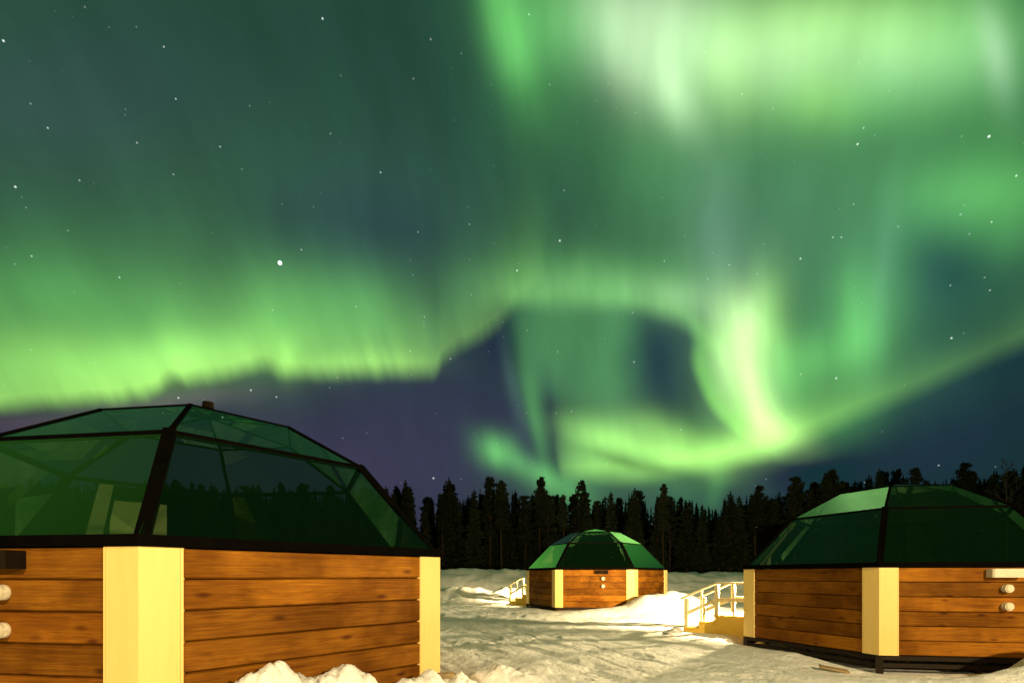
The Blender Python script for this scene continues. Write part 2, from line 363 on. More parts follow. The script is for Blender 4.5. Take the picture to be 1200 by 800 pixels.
def make_snow():
    m=mat('snow',(.80,.82,.85),.65,spec=.25)
    vec=mapping(m,(1,1,1))
    big=noise(m,vec,.9,5,.6); fine=noise(m,vec,14,6,.7); mid=noise(m,vec,4,5,.65)
    c=ramp(m,mid,[(.3,(.80,.79,.77)),(.55,(.90,.89,.87))])
    c=mixc(m,ramp(m,big,[(.42,(.35,.35,.35)),(.6,(0,0,0))]),c,(.76,.73,.68))
    # sparse litter: needles and bark crumbs
    vo=N(m,'ShaderNodeTexVoronoi'); vo.inputs['Scale'].default_value=9; L(m,vec,vo.inputs['Vector'])
    c=mixc(m,ramp(m,vo.outputs['Distance'],[(.035,(.7,.7,.7)),(.06,(0,0,0))]),c,(.16,.12,.08))
    L(m,c,P(m).inputs['Base Color'])
    ad=N(m,'ShaderNodeMath',operation='MULTIPLY_ADD'); L(m,mid,ad.inputs[0]); ad.inputs[1].default_value=1.2; L(m,fine,ad.inputs[2])
    bump(m,ad.outputs[0],.8,.04); return m
SNOW=make_snow()
def make_leaf(name,a,b):
    m=mat(name,a,.8,spec=.15); oi=N(m,'ShaderNodeObjectInfo'); g=noise(m,mapping(m,(1,1,1)),1.3,3)
    c=ramp(m,g,[(.3,a),(.7,b)]); c=mixc(m,1.0,c,ramp(m,oi.outputs['Random'],[(0,(.7,.7,.7)),(1,(1.2,1.2,1.1))]),'MULTIPLY')
    L(m,c,P(m).inputs['Base Color']); return m
NEEDLE=make_leaf('conifer_needles',(.016,.024,.012),(.030,.042,.018))
BARK=noisy('pine_bark',(.045,.028,.018),(.10,.06,.035),3,.9,.1,.5,.02,(4,4,1))
BIRCHBARK=noisy('grey_birch_bark',(.06,.055,.05),(.13,.12,.10),5,.9,.1,.3,.01)

# ------------------------------------------------------------------ object helpers
def tag(o,label=None,cat=None,group=None,kind=None):
    if label: o['label']=label
    if cat: o['category']=cat
    if group: o['group']=group
    if kind: o['kind']=kind
    return o
def empty(name,loc,rz=0):
    o=bpy.data.objects.new(name,None); COL.objects.link(o); o.location=loc; o.rotation_euler=(0,0,rz); o.empty_display_size=.2; return o
def part(name,bm,m,parent=None,loc=(0,0,0),rz=0,smooth=False,bevel=0):
    if bevel:
        bmesh.ops.bevel(bm,geom=[e for e in bm.edges if e.calc_face_angle(0)>.5],offset=bevel,segments=1,affect='EDGES',clamp_overlap=True)
    bmesh.ops.recalc_face_normals(bm,faces=bm.faces)
    me=bpy.data.meshes.new(name); bm.to_mesh(me); bm.free()
    if smooth: me.polygons.foreach_set('use_smooth',[True]*len(me.polygons))
    me.materials.append(m)
    o=bpy.data.objects.new(name,me); COL.objects.link(o); o.location=loc; o.rotation_euler=(0,0,rz); o.parent=parent; return o
def box(bm,x0,x1,y0,y1,z0,z1):
    vs=[bm.verts.new((x,y,z)) for z in(z0,z1) for x,y in((x0,y0),(x1,y0),(x1,y1),(x0,y1))]
    for f in((0,3,2,1),(4,5,6,7),(0,1,5,4),(1,2,6,5),(2,3,7,6),(3,0,4,7)): bm.faces.new([vs[i] for i in f])
def prism(bm,pts,z0,z1):
    a=[bm.verts.new((x,y,z0)) for x,y in pts]; b=[bm.verts.new((x,y,z1)) for x,y in pts]; n=len(pts)
    bm.faces.new(a[::-1]); bm.faces.new(b)
    for i in range(n): bm.faces.new((a[i],a[(i+1)%n],b[(i+1)%n],b[i]))
def bar(bm,p0,p1,w,d,up):
    p0,p1,up=Vector(p0),Vector(p1),Vector(up); t=(p1-p0).normalized(); s=t.cross(up).normalized(); n=s.cross(t).normalized()
    q=[]
    for p in(p0,p1):
        for a,b in((-1,-1),(1,-1),(1,1),(-1,1)): q.append(bm.verts.new(p+s*(a*w/2)+n*(b*d/2)))
    for f in((0,3,2,1),(4,5,6,7),(0,1,5,4),(1,2,6,5),(2,3,7,6),(3,0,4,7)): bm.faces.new([q[i] for i in f])
def slab(bm,pts,th):
    """flat polygon given in 3-D, thickened along its normal"""
    P3=[Vector(p) for p in pts]; n=(P3[1]-P3[0]).cross(P3[-1]-P3[0]).normalized()*th/2
    a=[bm.verts.new(p-n) for p in P3]; b=[bm.verts.new(p+n) for p in P3]; k=len(P3)
    bm.faces.new(a[::-1]); bm.faces.new(b)
    for i in range(k): bm.faces.new((a[i],a[(i+1)%k],b[(i+1)%k],b[i]))
def cyl(bm,p0,p1,r0,r1,n=20):
    p0,p1=Vector(p0),Vector(p1); t=(p1-p0).normalized(); s=t.orthogonal().normalized(); q=t.cross(s)
    A=[];B=[]
    for i in range(n):
        c=math.cos(2*math.pi*i/n); d=math.sin(2*math.pi*i/n)
        A.append(bm.verts.new(p0+(s*c+q*d)*r0)); B.append(bm.verts.new(p1+(s*c+q*d)*r1))
    bm.faces.new(A[::-1]); bm.faces.new(B)
    for i in range(n): bm.faces.new((A[i],A[(i+1)%n],B[(i+1)%n],B[i]))
def B(): return bmesh.new()
def copy_tree(o,parent=None):
    c=o.copy(); COL.objects.link(c); c.parent=parent
    for ch in list(o.children): copy_tree(ch,c)
    return c

# ------------------------------------------------------------------ snow field (one sheet to the horizon)
_rng=np.random.default_rng(4); _T=_rng.random((512,512))
def vnoise(x,y):
    xi=np.floor(x).astype(int); yi=np.floor(y).astype(int); fx=x-xi; fy=y-yi
    fx=fx*fx*fx*(fx*(fx*6-15)+10); fy=fy*fy*fy*(fy*(fy*6-15)+10); g=lambda a,b:_T[a%512,b%512]
    return ((g(xi,yi)*(1-fx)+g(xi+1,yi)*fx)*(1-fy)+(g(xi,yi+1)*(1-fx)+g(xi+1,yi+1)*fx)*fy)*2-1
def fbm(x,y,o=4,k=.5):
    s=0;a=1
    for i in range(o): s=s+a*vnoise(x*2**i+i*37.1,y*2**i+i*11.7); a*=k
    return s
def sst(x,a,b):
    t=np.clip((x-a)/(b-a),0,1); return t*t*(3-2*t)
HUTS=[dict(c=(-3.321,5.805),rot=.373-math.pi/3,e=1.387),dict(c=(7.013,9.72),rot=-.698,e=1.316),dict(c=(3.127,19.967),rot=-.692,e=1.39)]
RH=2.6; WALLH=1.27
def hexdist(x,y,h):
    """signed distance-ish to the hexagon wall (negative inside)"""
    d=np.full(np.shape(x),-1e9)
    for i in range(6):
        a=h['rot']+(i+.5)*math.pi/3; d=np.maximum(d,(x-h['c'][0])*math.sin(a)-(y-h['c'][1])*math.cos(a))
    return d-RH*math.cos(math.pi/6)
def mound(x,y,x0,y0,sx,sy,h,th=0):
    c,s=math.cos(R_(th)),math.sin(R_(th)); dx=x-x0; dy=y-y0; p=(dx*c+dy*s)/sx; q=(-dx*s+dy*c)/sy
    return h*np.exp(-(p*p+q*q)**1.15)
def ground(x,y):
    r=np.hypot(x,y)
    far=sst(r,40,120)
    wx=x+.35*fbm(x*.5,y*.5,2); wy=y+.35*fbm(x*.5+9,y*.5+4,2)
    z=.05*fbm(x*.22,y*.22,3)+.10*far*fbm(x*.03,y*.03,2)
    # trampled snow: footprints and ruts running down the path towards the right foreground
    d=(.39,-.92); a=x*d[0]+y*d[1]; b=x*d[1]*-1+y*d[0]
    path=np.exp(-((b-4.2)/3.2)**2)
    z=z+(.006+.010*path)*fbm(b*2.6,a*.55,3)*sst(r,60,20)
    z=z+.007*fbm(x*2.1,y*2.1,4,.6)*sst(r,50,15)
    near=sst(r,40,14)
    z=z-.03*np.maximum(vnoise(x*1.7+3,y*1.7)-.25,0)*path*1.6
    z=z-.024*sst(vnoise(x*3.6+31,y*3.6+7),.35,.75)*near*(.35+.65*path)              # boot prints
    z=z-.020*sst(np.abs(vnoise(b*3.1+.15*fbm(a*.8,b*.8,2),a*.16+5)),.16,.02)*near*path  # narrow sled and ski grooves
    z=z+.006*np.abs(fbm(x*6.1,y*6.1,3,.6))*near
    # rolling back ridges
    z=z+mound(wx,wy,-1.5,24.5,5.5,1.6,.50,2)*(1+.3*fbm(x*1.1,y*1.1,3))+mound(wx,wy,-6,26,4,2,.35)
    z=z+mound(wx,wy,9.3,24.6,3.2,1.7,.55,-4)+mound(wx,wy,16,24,4,2.2,.35)
    rid=1.28*sst(wy,28,36)*(1-.75*sst(wy,60,140))+.34*mound(wx,wy,-2.3,34,2.3,3,1)+.22*mound(wx,wy,-5.5,35,2,3,1)+.14*mound(wx,wy,1.6,34,2.2,3,1)+.24*mound(wx,wy,9.0,35,2.4,3,1)+.16*fbm(x*.55,y*.45,4,.55)*sst(wy,27,33)*sst(-y,-70,-40)
    z=z+rid*sst(y,10,20)
    # drift in front of the middle hut
    z=z+mound(wx,wy,4.9,17.0,1.15,.75,.50)*(1+.25*fbm(x*1.5,y*1.5,3))+mound(wx,wy,6.6,17.2,2.0,1.1,.14)+mound(wx,wy,3.2,16.4,2.2,.7,.16)
    # banks shovelled against the near hut, cloddy on top
    cx=x+.07*fbm(x*2.7,y*2.7,3); cy=y+.07*fbm(x*2.7+5,y*2.7,3)
    bank=mound(cx,cy,-1.80,3.80,.62,.32,.47,52)+mound(cx,cy,-1.26,4.38,.22,.26,.24,52)+mound(cx,cy,-.85,4.9,.40,.22,.22,52)+mound(cx,cy,-1.35,4.28,1.3,.20,.10,52)+mound(cx,cy,-.10,5.9,.34,.26,.20)+mound(cx,cy,-.55,5.35,.24,.2,.16)
    z=z+bank*(1+.14*fbm(x*5,y*5,3))+.03*np.minimum(bank*4,1)*np.maximum(fbm(x*7,y*7,3),-.3)+.016*np.minimum(bank*5,1)*fbm(x*21,y*21,3,.6)
    # bank rising to the right in front of the right hut
    z=z+mound(wx,wy,6.75,6.45,1.0,.5,.46,-6)+mound(wx,wy,5.7,6.2,.8,.35,.10)+mound(wx,wy,9.6,5.8,2.4,1.5,.55)
    z=z-mound(wx,wy,5.4,7.2,1.7,.7,.17,-10)
    for i,(h,hollow,lvl) in enumerate(zip(HUTS,(.04,.55,.3),(.02,-.24,-.02))):
        q=hexdist(x,y,h); k=1-sst(q,-.12,hollow*.9)
        z=z*(1-k)+lvl*k
    return z
def make_ground():
    A=np.radians(np.concatenate([np.arange(-62,62,.14),np.arange(62,298,3.0)]))
    r=[1.2]
    while r[-1]<12: r.append(r[-1]*1.006)
    while r[-1]<46: r.append(r[-1]*1.0105)
    while r[-1]<1500: r.append(r[-1]*1.06)
    r=np.array(r); aa,rr=np.meshgrid(A,r)
    x=rr*np.sin(aa); y=rr*np.cos(aa); z=ground(x,y)
    na,nr=len(A),len(r); V=np.stack([x,y,z],-1).reshape(-1,3)
    i=np.arange(na)[None,:]; j=np.arange(nr-1)[:,None]; i2=(i+1)%na
    F=np.stack([j*na+i,(j+1)*na+i,(j+1)*na+i2,j*na+i2],-1).reshape(-1,4)
    V=np.vstack([V,[[0,0,float(ground(np.array([0.]),np.array([0.]))[0])]]]); c=len(V)-1
    me=bpy.data.meshes.new('ground'); nq=len(F); nt=na
    me.vertices.add(len(V)); me.vertices.foreach_set('co',V.astype(np.float32).ravel())
    T=np.stack([np.full(na,c),np.arange(na),(np.arange(na)+1)%na],-1)
    me.loops.add(nq*4+nt*3); me.loops.foreach_set('vertex_index',np.concatenate([F.ravel(),T.ravel()]).astype(np.int32))
    me.polygons.add(nq+nt); me.polygons.foreach_set('loop_start',np.concatenate([np.arange(nq)*4,nq*4+np.arange(nt)*3]).astype(np.int32))
    me.polygons.foreach_set('use_smooth',[True]*(nq+nt)); me.update(calc_edges=True); me.validate()
    me.materials.append(SNOW); o=bpy.data.objects.new('ground',me); COL.objects.link(o)
    if me.polygons[0].normal.z<0: me.flip_normals()
    tag(o,kind='structure')
make_ground()
def gz(x,y): return float(ground(np.array([float(x)]),np.array([float(y)]))[0])

# ------------------------------------------------------------------ glass hut
R1,H1,R2,H2,H3=.675*RH,.941,.365*RH,1.386,1.54
AP=RH*math.cos(math.pi/6)
def make_hut():
    t=empty('glass_hut',(0,0,0))
    cor=lambda k,r,z:(r*math.sin(k*math.pi/3),-r*math.cos(k*math.pi/3),z)
    # timber walls, one per side, of six boards; the side with the door has narrow panels beside it
    for i in range(6):
        a=(i+.5)*math.pi/3; loc=(AP*math.sin(a),-AP*math.cos(a),0)
        spans=[(-1.09,1.09)] if i!=4 else [(-1.09,-.40),(.40,1.09)]
        for x0,x1 in spans:
            bm=B()
            for k in range(6):
                z0=k*BOARD; z1=z0+BOARD-.005
                # board with a chamfered lower lip
                prof=[(-.004,z0+.012),(.012,z0),(.07,z0),(.07,z1),(.012,z1),(-.004,z1-.006)]
                v0=[bm.verts.new((x0,y,z)) for y,z in prof]; v1=[bm.verts.new((x1,y,z)) for y,z in prof]
                bm.faces.new(v0[::-1]); bm.faces.new(v1)
                for q in range(6): bm.faces.new((v0[q],v0[(q+1)%6],v1[(q+1)%6],v1[q]))
            part('wall',bm,WOOD,t,loc,a)
        if i==0:
            for dxv,zc in ((.29,WALLH-.30),(.29,WALLH-.55)):
                bm=B(); cyl(bm,(0,.03,0),(0,-.06,0),.052,.052,24); v=part('wall_vent',bm,WHITEVENT,t,(loc[0]+dxv*math.cos(a),loc[1]+dxv*math.sin(a),zc),a,True)
                bm=B(); cyl(bm,(0,-.061,0),(0,-.10,0),.060,.056,24); cyl(bm,(0,-.101,0),(0,-.112,0),.046,.040,24); part('vent_cap',bm,WHITEVENT,v)
            bm=B(); prism(bm,[(-.2,.03),(.2,.03),(.2,-.13),(.18,-.15),(-.18,-.15),(-.2,-.13)],-.06,.06)
            hood=part('vent_hood',bm,DARKVENT,t,(loc[0]+.26*math.cos(a),loc[1]+.26*math.sin(a),WALLH-.085),a)
        if i==4:
            bm=B(); box(bm,-.33,.33,.012,.06,0,WALLH+.80)
            d=part('door',bm,DOORPAINT,t,loc,a,bevel=.004)
            bm=B(); box(bm,-.2,.2,.0,.011,1.15,1.75); part('door_window',bm,GLASS,d)
            bm=B(); cyl(bm,(.27,.012,.9),(.27,-.05,.9),.012,.012,10); bar(bm,(.28,-.05,.9),(.16,-.05,.9),.02,.016,(0,0,1)); part('handle',bm,BLACK,d)
            bm=B(); box(bm,-.398,-.335,-.012,.09,0,WALLH+.87); box(bm,.335,.398,-.012,.09,0,WALLH+.87); box(bm,-.335,.335,-.012,.09,WALLH+.805,WALLH+.87); part('door_frame',bm,BLACK,t,loc,a)
            bm=B()
            for sx in(-1,1):
                x0,x1=sorted((sx*.402,sx*.43)); pr=[(-.01,WALLH+.08),(.06,WALLH+.08),(.64,WALLH+.86),(-.01,WALLH+.86)]
                v0=[bm.verts.new((x0,y,z)) for y,z in pr]; v1=[bm.verts.new((x1,y,z)) for y,z in pr]
                bm.faces.new(v0[::-1]); bm.faces.new(v1)
                for q in range(4): bm.faces.new((v0[q],v0[(q+1)%4],v1[(q+1)%4],v1[q]))
            part('dormer_cheek',bm,BLACK,t,loc,a)
            bm=B(); box(bm,-.45,.45,-.05,.68,WALLH+.872,WALLH+.905); part('dormer_roof',bm,BLACK,t,loc,a)
            for sx in(1,):
                bm=B(); c=sx*.55; slab(bm,[(c-.09,.10,WALLH+.08),(c+.09,.10,WALLH+.08),(c*.96+.07,.72,WALLH+.90),(c*.96-.07,.72,WALLH+.90)],.02); part('curtain',bm,BLIND,t,loc,a)
            bm=B(); box(bm,-.06,.06,-.03,.0,-.07,.07); bar(bm,(0,-.031,0),(0,-.185,0),.025,.025,(0,0,1))
            lm=part('wall_lamp',bm,BLACK,t,(loc[0]-.72*math.cos(a),loc[1]-.72*math.sin(a),WALLH-.13),a)
            bm=B(); bmesh.ops.create_icosphere(bm,subdivisions=2,radius=.032,matrix=Matrix.Translation((0,-.24,0))); part('lamp_globe',bm,BULB,lm,smooth=True)
    # corner posts: cream boards folded round each corner
    for k in range(6):
        a=k*math.pi/3; o=Vector(cor(k,RH+.018,0)); 
        ta=Vector((math.cos(a+math.pi/6),math.sin(a+math.pi/6))); tb=Vector((-math.cos(a-math.pi/6),-math.sin(a-math.pi/6)))
        o2=o.xy; inn=Vector(cor(k,RH-.03,0)).xy
        bm=B(); prism(bm,[o2+tb*.238,o2,o2+ta*.238,inn+ta*.238,inn,inn+tb*.238],-.005,WALLH-.003); part('corner_post',bm,CREAM,t,bevel=.004)
        bm=B(); prism(bm,[o2+ta*.240,o2+ta*.256,inn+ta*.256,inn+ta*.240],-.005,WALLH-.003); prism(bm,[o2+tb*.256,o2+tb*.240,inn+tb*.240,inn+tb*.256],-.005,WALLH-.003)
        part('trim_strip',bm,CREAM,t)
    # inner lining and floor
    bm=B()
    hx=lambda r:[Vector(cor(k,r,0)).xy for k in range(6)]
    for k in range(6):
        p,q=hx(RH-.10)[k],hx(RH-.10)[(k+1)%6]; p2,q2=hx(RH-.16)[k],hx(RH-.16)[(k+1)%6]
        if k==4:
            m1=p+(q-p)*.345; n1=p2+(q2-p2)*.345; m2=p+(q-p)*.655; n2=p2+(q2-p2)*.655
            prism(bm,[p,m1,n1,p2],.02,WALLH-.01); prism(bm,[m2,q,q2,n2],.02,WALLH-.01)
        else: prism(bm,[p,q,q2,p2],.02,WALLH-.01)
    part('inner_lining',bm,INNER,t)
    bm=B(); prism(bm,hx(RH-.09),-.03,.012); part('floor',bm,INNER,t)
    # dark timber skid frame beneath
    bm=B()
    for zz in(-.045,-.15):
        for k in range(6):
            p,q=Vector(cor(k,RH-.03,zz)),Vector(cor(k+1,RH-.03,zz)); bar(bm,p,q,.05,.06,(0,0,1))
    part('base_frame',bm,DARKWOOD,t)
    for k in range(6):
        bm=B(); p=cor(k,RH-.03,-.006); bar(bm,p,(p[0],p[1],-.5),.09,.09,p); part('support_leg',bm,DARKWOOD,t)
        c2=[(x+y)/2 for x,y in zip(cor(k,RH-.07,-.006),cor(k+1,RH-.07,-.006))]
        bm=B(); bar(bm,c2,(c2[0],c2[1],-.5),.07,.07,c2); part('support_leg',bm,DARKWOOD,t)
    # eave ring
    E0=WALLH
    bm=B()
    for k in range(6):
        o0,o1=Vector(cor(k,RH+.045,0)).xy,Vector(cor(k+1,RH+.045,0)).xy; i0,i1=Vector(cor(k,RH-.10,0)).xy,Vector(cor(k+1,RH-.10,0)).xy
        if k==4:
            f=.335; prism(bm,[o0,o0.lerp(o1,f),i0.lerp(i1,f-.012),i0],E0,E0+.075); prism(bm,[o0.lerp(o1,1-f),o1,i1,i0.lerp(i1,1-f+.012)],E0,E0+.075)
        else: prism(bm,[o0,o1,i1,i0],E0,E0+.075)
    part('eave_frame',bm,BLACK,t)
    # glazing
    def pane(name,pts,inset,shift=0):
        c=sum((Vector(p) for p in pts),Vector())/len(pts); q=[Vector(p)+(c-Vector(p))*inset for p in pts]
        bm=B(); slab(bm,q,.012); return part(name,bm,GLASS,t)
    rings=[(RH-.03,E0+.06),(R1,E0+H1),(R2,E0+H2)]
    for k in range(6):
        for (ra,za),(rb,zb) in zip(rings,rings[1:]):
            if k==4 and za<E0+.5:      # the dormer stands in this side: a narrower pane on each flank
                c0,c1,c2,c3=[Vector(q) for q in(cor(4,ra,za),cor(5,ra,za),cor(5,rb,zb),cor(4,rb,zb))]; m0=(c0+c1)/2; m3=(c2+c3)/2; tt=(c1-c0).normalized()*.435
                pane('glass_pane',[c0,m0-tt,m3-tt,c3],.004); pane('glass_pane',[m0+tt,c1,c2,m3+tt],.004)
            else: pane('glass_pane',[cor(k,ra,za),cor(k+1,ra,za),cor(k+1,rb,zb),cor(k,rb,zb)],.004)
        pane('roof_cap_pane',[cor(k,R2,E0+H2),cor(k+1,R2,E0+H2),(0,0,E0+H3)],.004)
    for k in range(6):
        out=cor(k,1,0)
        n=Vector(out)*H1+Vector((0,0,rings[0][0]-R1))
        bm=B(); bar(bm,cor(k,RH-.05,E0+.04),cor(k,R1+.005,E0+H1+.005),.088,.055,n); part('glazing_rib',bm,BLACK,t)
        bm=B(); bar(bm,cor(k,R1,E0+H1),cor(k,R2,E0+H2),.035,.035,Vector(out)+Vector((0,0,1.2))); part('roof_rib',bm,BLACK,t)
        bm=B(); bar(bm,cor(k,R2,E0+H2),(0,0,E0+H3),.02,.02,(0,0,1)); part('cap_rib',bm,BLACK,t)
    bm=B()
    for k in range(6): bar(bm,cor(k,R1,E0+H1-.012),cor(k+1,R1,E0+H1-.012),.05,.045,(0,0,1))
    part('ring_frame',bm,BLACK,t)
    bm=B()
    for k in range(6): bar(bm,cor(k,R2,E0+H2),cor(k+1,R2,E0+H2),.022,.022,(0,0,1))
    part('cap_frame',bm,BLACK,t)
    return t
hut0=make_hut()
HL=['large glass domed timber hut in the left foreground, half cut off by the frame edge','glass domed timber hut on the right with yellow stairs beside it','small looking glass domed timber hut far back in the middle before the forest']
huts=[]
for i,h in enumerate(HUTS):
    o=hut0 if i==0 else copy_tree(hut0)
    o.location=(h['c'][0],h['c'][1],h['e']-WALLH); o.rotation_euler=(0,0,h['rot']); tag(o,HL[i],'hut','glass domed timber huts'); huts.append(o)
# the right hut has a pale vent hood; the near hut a chimney cowl and a screen inside
for ch in huts[1].children:
    if ch.name.startswith('vent_hood'):
        ch.data=ch.data.copy(); ch.data.materials[0]=WHITEVENT; ch['label']='cream vent hood'
E0=WALLH
bm=B(); cyl(bm,(0,0,E0+H3-.03),(0,0,E0+1.63),.042,.042,18); cyl(bm,(0,0,E0+1.632),(0,0,E0+1.70),.058,.054,18); part('chimney',bm,DARKVENT,huts[0],smooth=False)
# door lamps
def door_lamp(h,power):
    a=-1.5*math.pi/3+h['rot']; n=Vector((math.sin(a),-math.cos(a),0)); tt=Vector((math.cos(a),math.sin(a),0))
    p=Vector((*h['c'],h['e']-.13))+n*(AP+.24)-tt*.72
    globe('door_lamp',p-Vector((0,0,.09)),power,.045)
door_lamp(HUTS[0],400); door_lamp(HUTS[1],5500); door_lamp(HUTS[2],3800)

# ------------------------------------------------------------------ entrance stairs
def make_stairs():
    t=empty('entrance_stairs',(0,0,0))      # local: -y leads away from the door, x along the wall, z=0 at the snow
    # side view profile of the stringers
    prof=[(0,.34),(.78,.34),(.78,.19),(1.12,.19),(1.12,.05),(1.46,.05),(1.46,-.12),(0,-.22)]
    for x0 in(-.56,.52):
        bm=B(); a=[bm.verts.new((x0,-y,z)) for y,z in prof]; b=[bm.verts.new((x0+.04,-y,z)) for y,z in prof]; n=len(prof)
        bm.faces.new(a); bm.faces.new(b[::-1])
        for i in range(n): bm.faces.new((a[i],b[i],b[(i+1)%n],a[(i+1)%n]))
        part('side_panel',bm,YELLOWWOOD,t)
    bm=B()
    for k in range(6): box(bm,-.60,.60,-.02-.13*k-.12,-.02-.13*k,.342,.375)
    part('landing',bm,YELLOWWOOD,t)
    for y,z in((.95,.192),(1.29,.052)):
        bm=B()
        for k in range(2): box(bm,-.60,.60,-y-.16+.165*k-.0,-y+.165*k-.005,z,z+.032)
        part('step',bm,YELLOWWOOD,t)
    for x in(-.53,.53):
        for y,z0,z1 in((.06,.376,1.02),(.74,.376,1.02),(1.40,.086,.70)):
            bm=B(); box(bm,x-.04,x+.04,-y-.04,-y+.04,z0,z1); part('post',bm,RAIL,t,bevel=.005)
        bm=B(); bar(bm,(x,-.0,1.045),(x,-.76,1.045),.09,.035,(0,0,1)); bar(bm,(x,-.765,1.043),(x,-1.52,.70),.09,.035,(0,0,1)); part('handrail',bm,RAIL,t)
        bm=B(); bar(bm,(x,-.10,.70),(x,-.70,.70),.03,.08,(0,0,1)); bar(bm,(x,-.78,.68),(x,-1.36,.40),.03,.07,(0,0,1)); part('mid_rail',bm,RAIL,t)
        for y,z0,z1 in((.40,.376,1.026),(1.07,.225,.885)):
            bm=B(); box(bm,x-.018,x+.018,-y-.02,-y+.02,z0,z1); part('baluster',bm,RAIL,t)
    # snow lying on the treads
    bm=B()
    for (x0,x1,y0,y1,z) in((-.48,.40,-.70,-.10,.377),(-.46,.36,-1.09,-.82,.226),(-.44,.40,-1.42,-1.15,.086)):
        n,mm=10,6; g=[[None]*(mm+1) for _ in range(n+1)]
        for i in range(n+1):
            for j in range(mm+1):
                a,b=i/n,j/mm; e=min(a,1-a,b,1-b)*5; hgt=.045*min(1,e)**.5*(.7+.5*random.random())
                g[i][j]=bm.verts.new((x0+(x1-x0)*a+random.uniform(-.01,.01),y0+(y1-y0)*b,z+hgt))
        for i in range(n):
            for j in range(mm): bm.faces.new((g[i][j],g[i+1][j],g[i+1][j+1],g[i][j+1]))
    part('snow_cover',bm,SNOW,t,smooth=True)
    return t
random.seed(3)
st0=make_stairs()
SL=['yellow wooden entrance stairs with pale railings on the left of the right hand hut','pale railed entrance stairs at the left side of the far middle hut','entrance stairs behind the near left hut, hidden from view']
for i,(hi,lab) in enumerate(((1,SL[0]),(2,SL[1]))):
    h=HUTS[hi]; o=st0 if i==0 else copy_tree(st0)
    a=-1.5*math.pi/3+h['rot']; n=Vector((math.sin(a),-math.cos(a),0)); p=Vector((*h['c'],0))+n*(AP+.045)
    o.location=(p.x,p.y,h['e']-WALLH-.06); o.rotation_euler=(0,0,a); tag(o,lab,'stairs','entrance stairs of the huts')

# ------------------------------------------------------------------ small things on the snow
def lump(name,loc,size,rz,m,seed,label,cat,sub=2):
    random.seed(seed); bm=B(); bmesh.ops.create_cube(bm,size=1); bmesh.ops.subdivide_edges(bm,edges=bm.edges,cuts=3,use_grid_fill=True)
    for v in bm.verts:
        v.co*=1-.10*random.random(); v.co=Vector((v.co.x*size[0],v.co.y*size[1],v.co.z*size[2]))+Vector([random.uniform(-.008,.008) for _ in range(3)])
    o=part(name,bm,m,None,loc,rz); tag(o,label,cat); return o
lump('snow_block',(3.33,11.05,gz(3.33,11.05)+.05),(.42,.16,.15),R_(28),ICE,5,'grey wedge of packed snow lying on the brightly lit snow left of the stairs','snow block').rotation_euler=(0,R_(-14),R_(30))
lump('timber_offcut',(-.72,5.27,gz(-.72,5.27)+.03),(.30,.14,.09),R_(20),STONE,6,'short timber offcut under the far corner post of the left hut','timber block')
lump('timber_offcut',(-.98,4.92,gz(-.98,4.92)+.02),(.20,.12,.10),R_(60),STONE,7,'snow dusted timber chunk beside the left hut wall','timber block')
bm=B(); box(bm,-.19,.19,-.05,.05,-.012,.012); o=part('board',bm,STONE,None,(4.62,7.62,gz(4.62,7.62)+.05),R_(-20),bevel=.004); o.rotation_euler=(R_(12),R_(10),R_(-15)); tag(o,'small weathered board lying on the snow edge at the foot of the right hut','board')

# ------------------------------------------------------------------ trees
def tri_cloud(name,pts,dirs,sizes,m,parent):
    """needle sprays: two crossed slim triangles at each point"""
    V=[];F=[]
    for p,d,s in zip(pts,dirs,sizes):
        d=d.normalized(); q=d.orthogonal().normalized(); q=Matrix.Rotation(random.uniform(0,6.28),3,d)@q
        for k in range(2):
            r=q if k==0 else d.cross(q); b=len(V)
            V+= [p-r*s*.34,p+r*s*.34,p+d*s]; F.append((b,b+1,b+2))
    me=bpy.data.meshes.new(name); me.from_pydata(V,[],F); me.materials.append(m)
    o=bpy.data.objects.new(name,me); COL.objects.link(o); o.parent=parent; return o
def trunk(h,r,t,bend=.0,m=None,nm='trunk'):
    bm=B(); n=7; prev=None; bx=random.uniform(-bend,bend); by=random.uniform(-bend,bend)
    for j in range(9):
        f=j/8; rr=r*(1-f)**.8+.012; ring=[bm.verts.new((bx*math.sin(f*2.4)+rr*math.cos(6.283*i/n),by*math.sin(f*2)+rr*math.sin(6.283*i/n),-.4+f*(h+.4))) for i in range(n)]
        if prev:
            for i in range(n): bm.faces.new((prev[i],prev[(i+1)%n],ring[(i+1)%n],ring[i]))
        prev=ring
    bm.faces.new(prev); return part(nm,bm,m or BARK,t,smooth=True)
